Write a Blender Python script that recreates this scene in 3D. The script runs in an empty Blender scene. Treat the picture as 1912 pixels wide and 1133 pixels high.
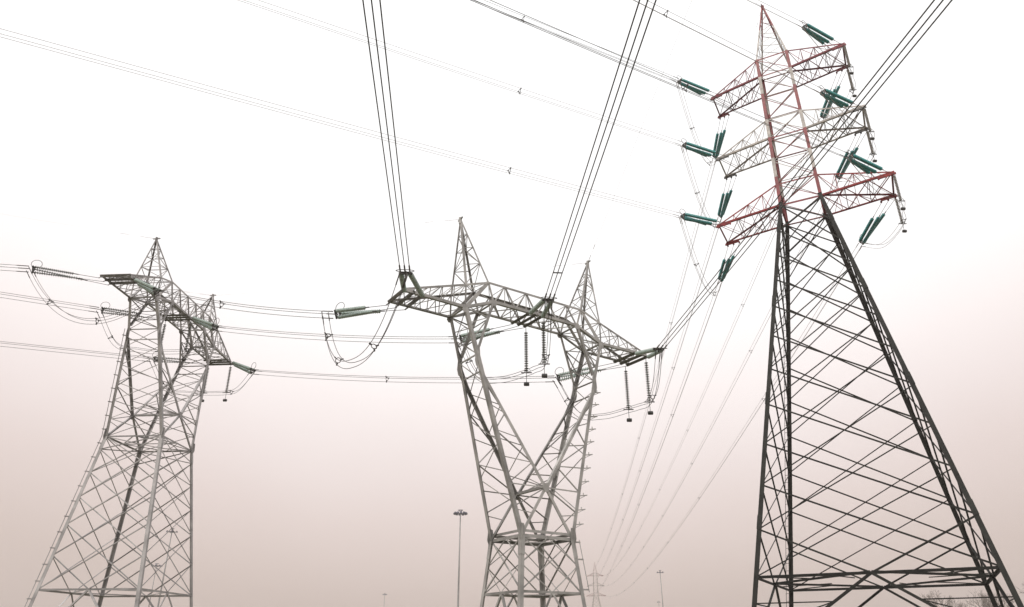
import bpy, bmesh, math, random
from mathutils import Vector as V
C = bpy.context.scene.collection
SC = bpy.context.scene
random.seed(7)
R = math.radians

# ------------------------------------------------------------------ camera
cam_d = bpy.data.cameras.new('camera'); cam = bpy.data.objects.new('camera', cam_d); C.objects.link(cam)
cam.location = (0, 0, 1.6)
cam_d.sensor_fit = 'HORIZONTAL'; cam_d.sensor_width = 36
cam_d.lens = 36 * 1364.61 / 1912
cam_d.clip_start = 0.1; cam_d.clip_end = 8000
cam.rotation_mode = 'XYZ'
from mathutils import Matrix
cam.rotation_euler = (Matrix.Rotation(R(90) + 0.43747, 3, 'X') @ Matrix.Rotation(-0.00334, 3, 'Z')).to_euler()
SC.camera = cam

# ------------------------------------------------------------------ sky, sun, exposure
SUN_EL, SUN_AZ = R(48), R(215)          # azimuth clockwise from +Y: behind the camera, to the left
w = bpy.data.worlds.new('World'); SC.world = w; w.use_nodes = True
nt = w.node_tree; nt.nodes.clear()
N = nt.nodes.new; LK = nt.links.new
out = N('ShaderNodeOutputWorld'); bg = N('ShaderNodeBackground')
sky = N('ShaderNodeTexSky'); sky.sky_type = 'NISHITA'; sky.sun_disc = False
sky.sun_elevation = SUN_EL; sky.sun_rotation = SUN_AZ; sky.dust_density = 6; sky.air_density = 1.2
tc = N('ShaderNodeTexCoord'); sp = N('ShaderNodeSeparateXYZ'); LK(tc.outputs['Generated'], sp.inputs[0])
ns = N('ShaderNodeTexNoise'); ns.inputs['Scale'].default_value = 1.6; ns.inputs['Detail'].default_value = 3
LK(tc.outputs['Generated'], ns.inputs['Vector'])
ad = N('ShaderNodeMath'); ad.operation = 'MULTIPLY_ADD'; ad.inputs[1].default_value = 0.16; LK(ns.outputs['Fac'], ad.inputs[0])
xx = N('ShaderNodeMath'); xx.operation = 'MULTIPLY'; LK(sp.outputs['X'], xx.inputs[0]); LK(sp.outputs['X'], xx.inputs[1])
zz = N('ShaderNodeMath'); zz.operation = 'MULTIPLY_ADD'; zz.inputs[1].default_value = -0.23; LK(xx.outputs[0], zz.inputs[0]); LK(sp.outputs['Z'], zz.inputs[2])
LK(zz.outputs[0], ad.inputs[2])
rp = N('ShaderNodeValToRGB'); LK(ad.outputs[0], rp.inputs[0])
cr = rp.color_ramp; cr.interpolation = 'LINEAR'
stops = [(0.02, (0.62, 0.525, 0.485)), (0.11, (0.68, 0.57, 0.525)), (0.22, (0.81, 0.695, 0.66)), (0.30, (0.91, 0.81, 0.785)), (0.39, (1.02, 0.94, 0.92)), (0.49, (1.09, 1.07, 1.06)), (0.80, (1.15, 1.15, 1.15))]
cr.elements[0].position = stops[0][0]; cr.elements[1].position = stops[-1][0]
for e, s in ((cr.elements[0], stops[0]), (cr.elements[1], stops[-1])): e.color = s[1] + (1,)
for s in stops[1:-1]:
    e = cr.elements.new(s[0]); e.color = s[1] + (1,)
ms = N('ShaderNodeMix'); ms.data_type = 'RGBA'; ms.inputs['Factor'].default_value = 0.93
sc_ = N('ShaderNodeVectorMath'); sc_.operation = 'SCALE'; sc_.inputs['Scale'].default_value = 0.10
LK(sky.outputs[0], sc_.inputs[0]); LK(sc_.outputs[0], ms.inputs[6]); LK(rp.outputs[0], ms.inputs[7])
LK(ms.outputs[2], bg.inputs[0]); bg.inputs[1].default_value = 1.0; LK(bg.outputs[0], out.inputs[0])

sd = bpy.data.lights.new('sun', 'SUN'); so = bpy.data.objects.new('sun', sd); C.objects.link(so)
sd.energy = 1.5; sd.angle = R(10); sd.color = (1.0, 0.95, 0.88)
sv = V((math.sin(SUN_AZ) * math.cos(SUN_EL), math.cos(SUN_AZ) * math.cos(SUN_EL), math.sin(SUN_EL)))
so.rotation_euler = sv.to_track_quat('Z', 'Y').to_euler(); so.location = sv * 80
SC.view_settings.view_transform = 'Standard'; SC.view_settings.look = 'None'
SC.view_settings.exposure = 0.15; SC.view_settings.gamma = 1
SC.render.film_transparent = False

# ------------------------------------------------------------------ materials
def mat(name, col, rough=.6, metal=0., var=.25, scale=3., spec=.5, col2=None, isl=.0):
    m = bpy.data.materials.new(name); m.use_nodes = True; t = m.node_tree; b = t.nodes['Principled BSDF']
    n = t.nodes.new('ShaderNodeTexNoise'); n.inputs['Scale'].default_value = scale; n.inputs['Detail'].default_value = 6
    c = t.nodes.new('ShaderNodeTexCoord'); t.links.new(c.outputs['Object'], n.inputs['Vector'])
    r = t.nodes.new('ShaderNodeValToRGB'); t.links.new(n.outputs['Fac'], r.inputs[0])
    a = tuple(x * (1 - var) for x in col); z = col2 or tuple(x * (1 + var) for x in col)
    r.color_ramp.elements[0].position = .3; r.color_ramp.elements[1].position = .7
    r.color_ramp.elements[0].color = a + (1,); r.color_ramp.elements[1].color = z + (1,)
    ge = t.nodes.new('ShaderNodeNewGeometry'); mr = t.nodes.new('ShaderNodeMapRange'); mr.inputs['To Min'].default_value = 1 - isl; mr.inputs['To Max'].default_value = 1 + isl
    t.links.new(ge.outputs['Random Per Island'], mr.inputs['Value']); x = t.nodes.new('ShaderNodeVectorMath'); x.operation = 'SCALE'
    t.links.new(r.outputs[0], x.inputs[0]); t.links.new(mr.outputs[0], x.inputs['Scale'])
    t.links.new(x.outputs[0], b.inputs['Base Color'])
    b.inputs['Roughness'].default_value = rough; b.inputs['Metallic'].default_value = metal
    b.inputs['Specular IOR Level'].default_value = spec
    return m
def band_mat(name, stops, c_red, c_white, rough=.5):
    """red and white paint bands by height on the pylon (local z); stops = heights where the paint changes, bottom band red"""
    m = bpy.data.materials.new(name); m.use_nodes = True; t = m.node_tree; b = t.nodes['Principled BSDF']
    c = t.nodes.new('ShaderNodeTexCoord'); s = t.nodes.new('ShaderNodeSeparateXYZ'); t.links.new(c.outputs['Object'], s.inputs[0])
    mr = t.nodes.new('ShaderNodeMapRange'); mr.inputs['From Min'].default_value = 30; mr.inputs['From Max'].default_value = 60
    t.links.new(s.outputs['Z'], mr.inputs['Value'])
    r = t.nodes.new('ShaderNodeValToRGB'); t.links.new(mr.outputs[0], r.inputs[0]); r.color_ramp.interpolation = 'CONSTANT'
    els = r.color_ramp.elements; els[0].position = 0; els[0].color = c_red + (1,)
    els[1].position = (stops[0] - 30) / 30; els[1].color = c_white + (1,)
    for i, z in enumerate(stops[1:]):
        e = els.new((z - 30) / 30); e.color = (c_red if i % 2 == 0 else c_white) + (1,)
    n = t.nodes.new('ShaderNodeTexNoise'); n.inputs['Scale'].default_value = 2.5; n.inputs['Detail'].default_value = 6
    t.links.new(c.outputs['Object'], n.inputs['Vector'])
    n2 = t.nodes.new('ShaderNodeMapRange'); n2.inputs['From Min'].default_value = .35; n2.inputs['From Max'].default_value = .7
    n2.inputs['To Min'].default_value = .62; n2.inputs['To Max'].default_value = 1.08; t.links.new(n.outputs['Fac'], n2.inputs['Value'])
    x = t.nodes.new('ShaderNodeVectorMath'); x.operation = 'SCALE'; t.links.new(r.outputs[0], x.inputs[0]); t.links.new(n2.outputs[0], x.inputs['Scale'])
    t.links.new(x.outputs[0], b.inputs['Base Color']); b.inputs['Roughness'].default_value = rough
    return m
RED = (0.25, 0.015, 0.024); WHITE = (0.50, 0.46, 0.43)
M = dict(
    galv=mat('galvanised steel', (0.31, 0.302, 0.292), .55, .2, .35, 1.1, isl=.32),
    galv2=mat('weathered galvanised steel', (0.32, 0.308, 0.308), .55, .2, .35, 1.1, isl=.32),
    beam=mat('dull steel beam', (0.14, 0.135, 0.12), .6, .2, .3, 2),
    dark=mat('dark green pylon paint', (0.013, 0.014, 0.012), .65, 0, .45, 1.2, .25, isl=.5),
    red=mat('red pylon paint', (0.23, 0.016, 0.022), .6, 0, .35, 1.5, .25, col2=(0.31, 0.04, 0.04), isl=.25),
    hazed=mat('faded red paint', (0.34, 0.22, 0.215), .6, 0, .2, .3),  # far pylon's red, paled by distance haze put into the colour
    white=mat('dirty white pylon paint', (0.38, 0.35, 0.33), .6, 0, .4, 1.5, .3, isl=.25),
    maroon=mat('dark red pylon paint', (0.15, 0.018, 0.034), .55, 0, .3, 1.5, .3, col2=(0.23, 0.035, 0.05), isl=.3),
    fit=mat('dark iron fittings', (0.07, 0.068, 0.068), .5, .5, .25, 6),
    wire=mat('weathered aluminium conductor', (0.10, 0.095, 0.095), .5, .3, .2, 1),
    pale=mat('glare-paled aluminium conductor', (0.30, 0.27, 0.26), .5, .3, .2, 1),  # lighter grey: sky glare washing over thin wires, put into the colour
    teal=mat('dark green glass', (0.018, 0.26, 0.26), .2, 0, .3, 8, .6),
    glass=mat('pale green glass', (0.36, 0.44, 0.405), .2, 0, .3, 8, .6),
    cap=mat('grey insulator caps', (0.15, 0.155, 0.15), .35, .1, .3, 8),
    pcap=mat('pale grey insulators', (0.34, 0.33, 0.32), .35, .1, .3, 8),
    mast=mat('grey painted mast', (0.26, 0.255, 0.25), .5, .2, .15, 1),
    lamp=mat('dark lamp housing', (0.10, 0.10, 0.13), .4, .3, .2, 8),
    bark=mat('bare twigs', (0.17, 0.145, 0.13), .9, 0, .3, 1),
    ground=mat('dry grass and soil', (0.16, 0.13, 0.09), .95, 0, .35, .15, col2=(0.12, 0.14, 0.07)),
)
BANDS = band_mat('red and white bands', [35.9 + 2.0, 39.9, 42.1, 44.1, 47.0, 49.1, 51.2], RED, WHITE)
PEAKM = band_mat('red top over white peak', [30.3, 55.2], RED, WHITE)

# ------------------------------------------------------------------ mesh helpers
THIN = .76
class MB:
    def __init__(s): s.v = []; s.f = []
    def prism(s, p, q, prof, u, v):
        i = len(s.v); n = len(prof)
        for c in (p, q):
            for a, b in prof: s.v.append(c + u * a + v * b)
        for k in range(n): s.f.append((i + k, i + (k + 1) % n, i + n + (k + 1) % n, i + n + k))
        s.f.append(tuple(i + k for k in reversed(range(n)))); s.f.append(tuple(i + n + k for k in range(n)))
    def ang(s, p, q, w, out, t=None, corner=False):
        """steel angle from p to q; out = side it faces.  corner: legs, flanges spread both ways from the corner"""
        p, q = V(p), V(q); a = (q - p)
        if a.length < 1e-4: return
        a.normalize(); t = t or max(.010, w * .16); n = V(out); n = n - a * n.dot(a)
        if n.length < 1e-3: n = a.orthogonal()
        n.normalize(); m = a.cross(n)
        if corner:
            f1 = (m - n).normalized(); f2 = (-m - n).normalized(); o = n * (w * .3)
        else:
            if w < .1: w *= THIN
            f1 = m; f2 = -n; o = n * random.uniform(-.006, .006) - m * (w * .5)
        prof = [(0, 0), (w, 0), (w, t), (t, t), (t, w), (0, w)]
        s.prism(p + o, q + o, prof, f1, f2)
    def box(s, c, x, y, z):
        c, x, y, z = V(c), V(x), V(y), V(z); i = len(s.v)
        for a in (-1, 1):
            for b in (-1, 1):
                for d in (-1, 1): s.v.append(c + x * a + y * b + z * d)
        for f in ((0, 1, 3, 2), (4, 6, 7, 5), (0, 4, 5, 1), (2, 3, 7, 6), (0, 2, 6, 4), (1, 5, 7, 3)): s.f.append(tuple(i + k for k in f))
    def bar(s, p, q, w, h, up=(0, 0, 1)):
        p, q = V(p), V(q); a = (q - p).normalized(); u = V(up); u = u - a * u.dot(a)
        if u.length < 1e-3: u = a.orthogonal()
        u.normalize(); s.box((p + q) / 2, a * ((q - p).length / 2), a.cross(u) * (w / 2), u * (h / 2))
    def tube(s, pts, r, n=6, closed=False):
        pts = [V(p) for p in pts]; i = len(s.v); L = len(pts); u = None
        for k, p in enumerate(pts):
            a = (pts[(k + 1) % L] - pts[k - 1]) if closed else (pts[min(k + 1, L - 1)] - pts[max(k - 1, 0)])
            a.normalize()
            if u is None: u = a.orthogonal()
            u = (u - a * u.dot(a)).normalized(); v = a.cross(u)
            rr = r[k] if isinstance(r, (list, tuple)) else r
            for j in range(n):
                th = 2 * math.pi * j / n; s.v.append(p + (u * math.cos(th) + v * math.sin(th)) * rr)
        for k in range(L if closed else L - 1):
            for j in range(n):
                a0 = i + k * n; b0 = i + ((k + 1) % L) * n
                s.f.append((a0 + j, a0 + (j + 1) % n, b0 + (j + 1) % n, b0 + j))
        if not closed:
            s.f.append(tuple(i + j for j in reversed(range(n)))); s.f.append(tuple(i + (L - 1) * n + j for j in range(n)))
    def lathe(s, p, q, prof, n=12):
        """prof: list of (distance along p->q, radius)"""
        p, q = V(p), V(q); a = (q - p).normalized(); u = a.orthogonal().normalized(); v = a.cross(u); i = len(s.v)
        cs = [(math.cos(2 * math.pi * j / n), math.sin(2 * math.pi * j / n)) for j in range(n)]
        for d, r in prof:
            for c, e in cs: s.v.append(p + a * d + (u * c + v * e) * r)
        for k in range(len(prof) - 1):
            for j in range(n):
                s.f.append((i + k * n + j, i + k * n + (j + 1) % n, i + (k + 1) * n + (j + 1) % n, i + (k + 1) * n + j))
        s.f.append(tuple(i + j for j in reversed(range(n)))); s.f.append(tuple(i + (len(prof) - 1) * n + j for j in range(n)))
    def plate(s, c, x, y, t=.012):
        """six sided gusset plate in the plane of x, y"""
        c, x, y = V(c), V(x), V(y); nn = x.cross(y).normalized(); i = len(s.v)
        sh = [(-1, -.4), (-.5, -1), (.5, -1), (1, -.4), (.7, .9), (-.7, .9)]
        for sgn in (-1, 1):
            for a, b in sh: s.v.append(c + x * a + y * b + nn * (t * sgn))
        for k in range(6): s.f.append((i + k, i + (k + 1) % 6, i + 6 + (k + 1) % 6, i + 6 + k))
        s.f.append(tuple(i + k for k in reversed(range(6)))); s.f.append(tuple(i + 6 + k for k in range(6)))
    def build(s, name, m, parent=None, origin=None, smooth=False):
        me = bpy.data.meshes.new(name); o0 = V(origin) if origin is not None else V((0, 0, 0))
        me.from_pydata([tuple(x - o0) for x in s.v], [], s.f); me.validate(); me.update()
        bm = bmesh.new(); bm.from_mesh(me); bmesh.ops.recalc_face_normals(bm, faces=bm.faces); bm.to_mesh(me); bm.free()
        if smooth: me.polygons.foreach_set('use_smooth', [True] * len(me.polygons))
        me.materials.append(m); o = bpy.data.objects.new(name, me); C.objects.link(o)
        if parent is not None: o.parent = parent
        elif origin is not None: o.location = o0
        return o
def empty(name, loc, rz=0):
    o = bpy.data.objects.new(name, None); C.objects.link(o); o.location = loc; o.rotation_euler = (0, 0, rz); o.empty_display_size = .5; return o
def tag(o, label, cat, group=None):
    o['label'] = label; o['category'] = cat
    if group: o['group'] = group
    return o
def lerp(a, b, t): return V(a) + (V(b) - V(a)) * t
def zig(B, a0, a1, b0, b1, n, w, out, horiz=True, start=0, wh=None, ts=None):
    """single zigzag lattice between edges a0-a1 and b0-b1"""
    ts = ts or [i / n for i in range(n + 1)]
    for i in range(len(ts) - 1):
        p, q = (a0, a1), (b0, b1)
        if (i + start) % 2: p, q = q, p
        B.ang(lerp(*p, ts[i]), lerp(*q, ts[i + 1]), w, out)
        if horiz and i: B.ang(lerp(a0, a1, ts[i]), lerp(b0, b1, ts[i]), wh or w * .9, out)
def cross(B, a0, a1, b0, b1, n, w, out, horiz=False, ts=None, step=1, w2=None):
    """crossed lattice; step 2 makes every diagonal span two panels, as on the tall tapered bodies"""
    ts = ts or [i / n for i in range(n + 1)]; n = len(ts) - 1
    o = V(out).normalized() * w * .35
    for i in range(0, n):
        j = min(i + step, n)
        if step > 1 and i == n - 1:
            mid = (V(a1) + V(b1)) / 2; B.ang(lerp(a0, a1, ts[i]) + o, mid + o, w, out); B.ang(lerp(b0, b1, ts[i]) - o, mid - o, w, out); continue
        B.ang(lerp(a0, a1, ts[i]) + o, lerp(b0, b1, ts[j]) + o, w, out)
        B.ang(lerp(b0, b1, ts[i]) - o, lerp(a0, a1, ts[j]) - o, w2 or w, out)
        if horiz and i: B.ang(lerp(a0, a1, ts[i]), lerp(b0, b1, ts[i]), w, out)
    if step > 1:
        B.ang(lerp(a0, a1, ts[0]) + o, lerp(b0, b1, ts[1]) + o, w, out); B.ang(lerp(b0, b1, ts[0]) - o, lerp(a0, a1, ts[1]) - o, w, out)
FACES = (((-1, -1), (1, -1), (0, -1, 0)), ((-1, 1), (1, 1), (0, 1, 0)), ((-1, -1), (-1, 1), (-1, 0, 0)), ((1, -1), (1, 1), (1, 0, 0)))

# ------------------------------------------------------------------ wineglass pylons (centre and left)
def wineglass(pos, rz, S, mt, label, lower_levels, narm, ladder_corner, spikes, group):
    root = empty('transmission_tower', pos, rz); tag(root, label, 'pylon', group)
    m = M[mt]; g = lambda *a: V(a)
    w_, wy, z1, zg = S['w'], S['wy'], S['z1'], S['zg']
    def leg_at(z):
        k = (z1 - z) / (z1 - zg); return w_ + (S['g'] - w_) * k, wy + (S['gy'] - wy) * k
    def bodypt(sx, sy, z):
        a, b = leg_at(z); return V((sx * a, sy * b, z))
    # legs
    for sx in (-1, 1):
        for sy in (-1, 1):
            B = MB(); B.ang(bodypt(sx, sy, 0), bodypt(sx, sy, z1), .215, (sx, sy, 0), .03, corner=True)
            top = bodypt(sx, sy, z1); lo = bodypt(sx, sy, z1 - .9)
            B.ang(lo + V((sx, sy, 0)) * .012, top + V((sx, sy, 0)) * .012 , .25, (sx, sy, 0), .02, corner=True)
            zz = zg
            B.box(bodypt(sx, sy, 0) + V((0, 0, .15)), (.45, 0, 0), (0, .45, 0), (0, 0, .15))
            B.build('leg', m, root)
    # lattice of the four faces
    lv = lower_levels
    for (ca, cb, o) in FACES:
        B = MB()
        a0, a1 = bodypt(*ca, lv[0]), bodypt(*ca, lv[-1]); b0, b1 = bodypt(*cb, lv[0]), bodypt(*cb, lv[-1])
        ts = [(lv[0] - z) / (lv[0] - lv[-1]) for z in lv]
        cross(B, a0, a1, b0, b1, 0, .085, o, ts=ts, step=2 if len(lv) > 4 else 1)
        if len(lv) <= 4:
            for z_a, z_b in zip(lv[:-1], lv[1:]):
                zm = (z_a + z_b) / 2; mid_t = (bodypt(*ca, z_a) + bodypt(*cb, z_a)) / 2; mid_b = (bodypt(*ca, z_b) + bodypt(*cb, z_b)) / 2
                B.ang(mid_t, bodypt(*ca, zm), .06, o); B.ang(mid_t, bodypt(*cb, zm), .06, o)
                B.ang(mid_b, bodypt(*ca, zm), .06, o); B.ang(mid_b, bodypt(*cb, zm), .06, o)
        # K brace from the middle of the ring down to the feet
        mid = (bodypt(*ca, zg) + bodypt(*cb, zg)) / 2
        B.ang(mid, bodypt(*ca, 0.3), .11, o); B.ang(mid, bodypt(*cb, 0.3), .11, o)
        for c_ in (ca, cb):
            for t in (.33, .66):
                B.ang(lerp(mid, bodypt(*c_, .3), t), bodypt(*c_, zg - (zg - .3) * t * .8), .06, o)
        B.build('face_bracing', m, root)
    # frames
    for nm, z, ww in (('waist_frame', z1, .16 if narm == 5 else .105), ('ring_frame', zg, .12)):
        B = MB(); c4 = [bodypt(*c, z) for c in ((-1, -1), (1, -1), (1, 1), (-1, 1))]
        for i in range(4):
            p, q = c4[i], c4[(i + 1) % 4]; o = ((p + q) / 2); o.z = 0
            B.ang(p, q, ww, o)
            if nm == 'waist_frame' and narm == 5: B.ang(p + V((0, 0, .24)), q + V((0, 0, .24)), ww * .8, o)
            B.ang((p + q) / 2, (c4[(i + 1) % 4] + c4[(i + 2) % 4]) / 2, .08, (0, 0, -1))
        if nm == 'waist_frame':
            B.ang((c4[0] + c4[1]) / 2, (c4[2] + c4[3]) / 2, .08, (0, 0, -1))
            for i in range(4):
                d = c4[i].copy(); d.z = 0; d.normalize(); tang = V((-d.y, d.x, 0))
        B.build(nm, m, root)
    # V arms
    c_f, c_r = V((0, -S['wc'], S['zc'])), V((0, S['wc'], S['zc']))
    for sx in (-1, 1):
        B = MB(); GL = []
        for sy in (-1, 1):
            ww = bodypt(sx, sy, z1); k = V((sx * S['kx'], sy * S['ky'], S['zk'])); cc = c_f if sy < 0 else c_r
            bo = V((sx * S['bxo'], sy * S['by'], S['zb'])); bi = V((sx * S['bxi'], sy * S['by'], S['zbi']))
            ki = k - V((sx * .12, 0, -.35))
            B.ang(ww, k, .20, (sx, sy, 0), .026, corner=True); B.ang(k, bo, .19, (sx, sy, 0), .024, corner=True)
            B.ang(cc, k - V((sx * .1, 0, .6)), .165, (-sx, sy, 0), .022, corner=True); B.ang(ki, bi, .15, (-sx, sy, 0), .022, corner=True)
            B.ang(cc, bodypt(-sx, sy, z1), .15, (0, sy, 0)) 
            o = (0, sy, 0)
            # wedge between outer and inner leg
            kk = k - V((sx * .1, 0, .6)); t0 = (S['zc'] - z1) / (S['zk'] - z1)
            oa = lerp(ww, k, t0)
            tl = [1 - (1 - i / narm) ** .9 for i in range(narm)]
            zig(B, oa, k, cc, kk, narm, .075, o, True, 0 if sy < 0 else 1, .07)
            B.ang(oa, cc, .08, o)
            B.ang(lerp(ww, k, t0 * .5), lerp(bodypt(-sx, sy, z1), cc, .35) if False else lerp(ww, cc, .45), .06, o)
            B.ang(lerp(ww, k, t0 * .55), cc, .07, o); B.ang(ww, cc, .10, o) 
            # upper arm
            zig(B, k, bo, ki, bi, 3, .075, o, True, 1, .07)
            for (pt, sx_, sz_) in ((k + V((-sx * .04, sy * .02, -.15)), .17, .55), (bo + V((0, sy * .022, -.05)), .2, .24), (bi + V((0, sy * .024, -.02)), .2, .2)):
                GL.append((pt, (sx_, 0, 0), (0, 0, sz_)))
            if sx < 0: GL.append((cc + V((0, sy * .03, 0)), (.19, 0, 0), (0, 0, .24)))
            GL.append((ww + V((0, sy * .03, .2)), (.2, 0, 0), (0, 0, .42))); GL.append((ww + V((sx * .03, 0, .2)), (0, .18, 0), (0, 0, .42)))
        P = lambda kx, sy, a: V((sx * S['kx'], sy * S['ky'], S['zk']))
        kf, kr = V((sx * S['kx'], -S['ky'], S['zk'])), V((sx * S['kx'], S['ky'], S['zk']))
        wf, wr = bodypt(sx, -1, z1), bodypt(sx, 1, z1)
        if narm == 5: zig(B, wf, kf, wr, kr, 6, .07, (sx, 0, 0), False, 1)
        else: cross(B, wf, kf, wr, kr, 6, .07, (sx, 0, 0), False)
        B.ang(kf, kr, .09, (sx, 0, 0)); B.ang(lerp(wf, kf, .9), lerp(wr, kr, .9), .08, (sx, 0, 0))
        zig(B, c_f, kf - V((sx * .1, 0, .6)), c_r, kr - V((sx * .1, 0, .6)), narm + 1, .065, (-sx, 0, 0), False)
        bof, bor = V((sx * S['bxo'], -S['by'], S['zb'])), V((sx * S['bxo'], S['by'], S['zb']))
        bif, bir = V((sx * S['bxi'], -S['by'], S['zbi'])), V((sx * S['bxi'], S['by'], S['zbi']))
        cross(B, kf, bof, kr, bor, 2, .07, (sx, 0, 0), False); B.ang(bof, bor, .14, (0, 0, -1)); B.ang(bif, bir, .12, (0, 0, -1))
        zig(B, kf, bif, kr, bir, 3, .065, (-sx, 0, 0), True)
        arm = B.build('v_arm', m, root)
        for ga in GL:
            G = MB(); G.plate(*ga); G.build('gusset_plate', m, arm)
    B = MB(); B.ang(c_f, c_r, .18, (0, 0, -1)); B.build('crotch_beam', m, root)
    # bridge between the arms
    zb, zbi, by, zti, zto, txi, bxi, bxo = S['zb'], S['zbi'], S['by'], S['zti'], S['zto'], S['txi'], S['bxi'], S['bxo']
    B = MB(); nb = 4
    bx = [-bxi + 2 * bxi * i / nb for i in range(nb + 1)]; tx = [-txi] + [(-bxi + 2 * bxi * (i + .5) / nb) for i in range(nb)] + [txi]
    for sy in (-1, 1):
        o = (0, sy, 0); ry = sy * by
        B.ang((-bxi, ry, zbi), (bxi, ry, zbi), .16, (0, sy, -1), .024, corner=True)
        B.ang((-txi, ry, zti), (txi, ry, zti), .13, (0, sy, 1), .02, corner=True)
        for i in range(nb):
            B.ang((bx[i], ry, zbi), (tx[i + 1], ry, zti), .085, o); B.ang((tx[i + 1], ry, zti), (bx[i + 1], ry, zbi), .12, o)
            B.ang(((bx[i] + bx[i + 1]) / 2, ry, zbi), (tx[i + 1], ry, zti), .05, o)
    for i in range(nb):
        B.ang((bx[i], -by, zbi), (bx[i + 1], by, zbi), .065, (0, 0, -1)); B.ang((bx[i], by, zbi - .03), (bx[i + 1], -by, zbi - .03), .065, (0, 0, -1))
        B.ang((bx[i + 1], -by, zbi), (bx[i + 1], by, zbi), .08, (0, 0, -1))
        B.ang((tx[i + 1], -by, zti), (tx[i + 1], by, zti), .06, (0, 0, 1)); B.ang((tx[i], -by, zti), (tx[i + 1], by, zti), .05, (0, 0, 1))
        B.ang((tx[i + 1], -by, zti), (tx[i + 1], by, zbi), .05, (1, 0, 0))
    bridge = B.build('bridge', m, root)
    for x in (-.6, -.15, .3):
        b2 = MB(); b2.ang((x, -by - .12, zbi - .09), (x, by + .12, zbi - .09), .17, (-.6, 0, -1), .03); b2.build('attachment_beam', M['beam'], bridge)
    # cantilevers
    zt, ty = zb + S['tipz'], S['tipy']
    for sx in (-1, 1):
        B = MB(); tip = lambda sy: V((sx * 8.6, sy * ty, zt))
        for sy in (-1, 1):
            o = (0, sy, 0); bo = V((sx * bxo, sy * by, zb)); bi = V((sx * bxi, sy * by, zbi)); ti = V((sx * txi, sy * by, zti)); to = V((sx * bxo, sy * by, zto))
            tt = tip(sy) + V((0, 0, .10))
            B.ang(bo, tip(sy), .16, (0, sy, -1), .022, corner=True); B.ang(bi, bo, .15, (0, sy, -1), .022, corner=True)
            B.ang(ti, to, .12, (0, sy, 1), .02, corner=True); B.ang(to, tt, .12, (0, sy, 1), .02, corner=True)
            B.ang(ti, bo, .21, o, .03); B.ang(ti, bi, .12, o); B.ang(to, bo, .10, o); B.ang(to, bi, .06, o)
            n = 5
            for i in range(n):
                t0, t1, tm = i / n, (i + 1) / n, (i + .5) / n
                if i: B.ang(lerp(bo, tip(sy), t0), lerp(to, tt, t0 * .96), .055, o)
                if i < n - 1: B.ang(lerp(to, tt, t0), lerp(bo, tip(sy), t1), .06, o)
        bof, bor = V((sx * bxo, -by, zb)), V((sx * bxo, by, zb))
        cross(B, bof, tip(-1), bor, tip(1), 4, .06, (0, 0, -1))
        tof, tor = V((sx * bxo, -by, zto)), V((sx * bxo, by, zto))
        zig(B, tof, tip(-1) + V((0, 0, .1)), tor, tip(1) + V((0, 0, .1)), 5, .05, (0, 0, 1), True)
        B.ang(tof, tor, .08, (0, 0, 1)); B.ang((sx * txi, -by, zti), (sx * txi, by, zti), .08, (0, 0, 1)); B.ang((sx * txi, -by, zti), (sx * bxo, by, zto), .06, (0, 0, 1))
        B.ang((sx * bxi, -by, zbi), (sx * bxo, by, zb), .08, (0, 0, -1)); B.ang((sx * bxi, by, zbi - .02), (sx * bxo, -by, zb - .02), .08, (0, 0, -1))
        can = B.build('cantilever', m, root)
        for x in (7.5, 8.05, 8.6):
            b2 = MB(); b2.ang((sx * x, -ty - .14, zt - .10), (sx * x, ty + .14, zt - .10), .20, (-sx * .6, 0, -1), .03); b2.build('attachment_beam', M['beam'], can)
    # earth wire peaks
    for sx in (-1, 1):
        B = MB(); ap = V((sx * S['xa'], 0, S['za']))
        cs = [V((sx * bxo, -by, zto)), V((sx * txi, -by, zti)), V((sx * txi, by, zti)), V((sx * bxo, by, zto))]
        at = [ap + V(((c.x - ap.x) * .04, (c.y) * .06, -.12)) for c in cs]
        lv_ = (0, .30, .56, .78, 1)
        for i in range(4):
            j = (i + 1) % 4; o = (cs[i] + cs[j]) / 2 - V((sx * 4.1, 0, zti)); o.z = 0
            B.ang(cs[i], at[i], .10, (cs[i] - V((sx * 4.1, 0, cs[i].z))), .016, corner=True)
            zig(B, cs[i], at[i], cs[j], at[j], 4, .05, o, True, i % 2, .055, ts=list(lv_))
        B.bar(ap - V((0, 0, .3)), ap + V((0, 0, .12)), .16, .16)
        B.bar(ap + V((-.02, -.28, .02)), ap + V((.02, .28, .02)), .07, .07)
        B.build('peak', m, root)
    # climbing gear
    if ladder_corner:
        B = MB(); sx, sy = ladder_corner; off = V((sx * .17, sy * .17, 0))
        path = [bodypt(sx, sy, z) for z in (.5, zg, z1)] + [V((sx * S['kx'], sy * S['ky'], S['zk']))]
        for p, q in zip(path[:-1], path[1:]):
            B.tube([p + off, q + off], .022, 6)
            n = max(2, int((q - p).length / .95))
            for i in range(n): 
                a = lerp(p, q, (i + .5) / n); B.bar(a, a + off * 1.35, .05, .06)
        B.build('climbing_rail', m, root)
    if spikes:
        B = MB(); sx, sy = spikes; a, b = bodypt(sx, sy, z1), V((sx * S['kx'], sy * S['ky'], S['zk'])); n = 12
        for i in range(1, n):
            B = MB(); p = lerp(a, b, i / n); d = V((sx * .25, sy * .1, .03)); B.bar(p, p + d * 1.7, .05, .05); B.bar(p + V((0, 0, -.16)), p + d * 1.5, .04, .03); B.bar(p + d * .9 + V((0, 0, .02)), p + d * .9 + V((0, 0, .14)), .05, .05); B.build('step_bracket', m, root)
        B = MB()
        a2, b2 = bodypt(sx, sy, z1), bodypt(sx, sy, .5); r0 = V((sx * .32, sy * .1, 0))
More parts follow.
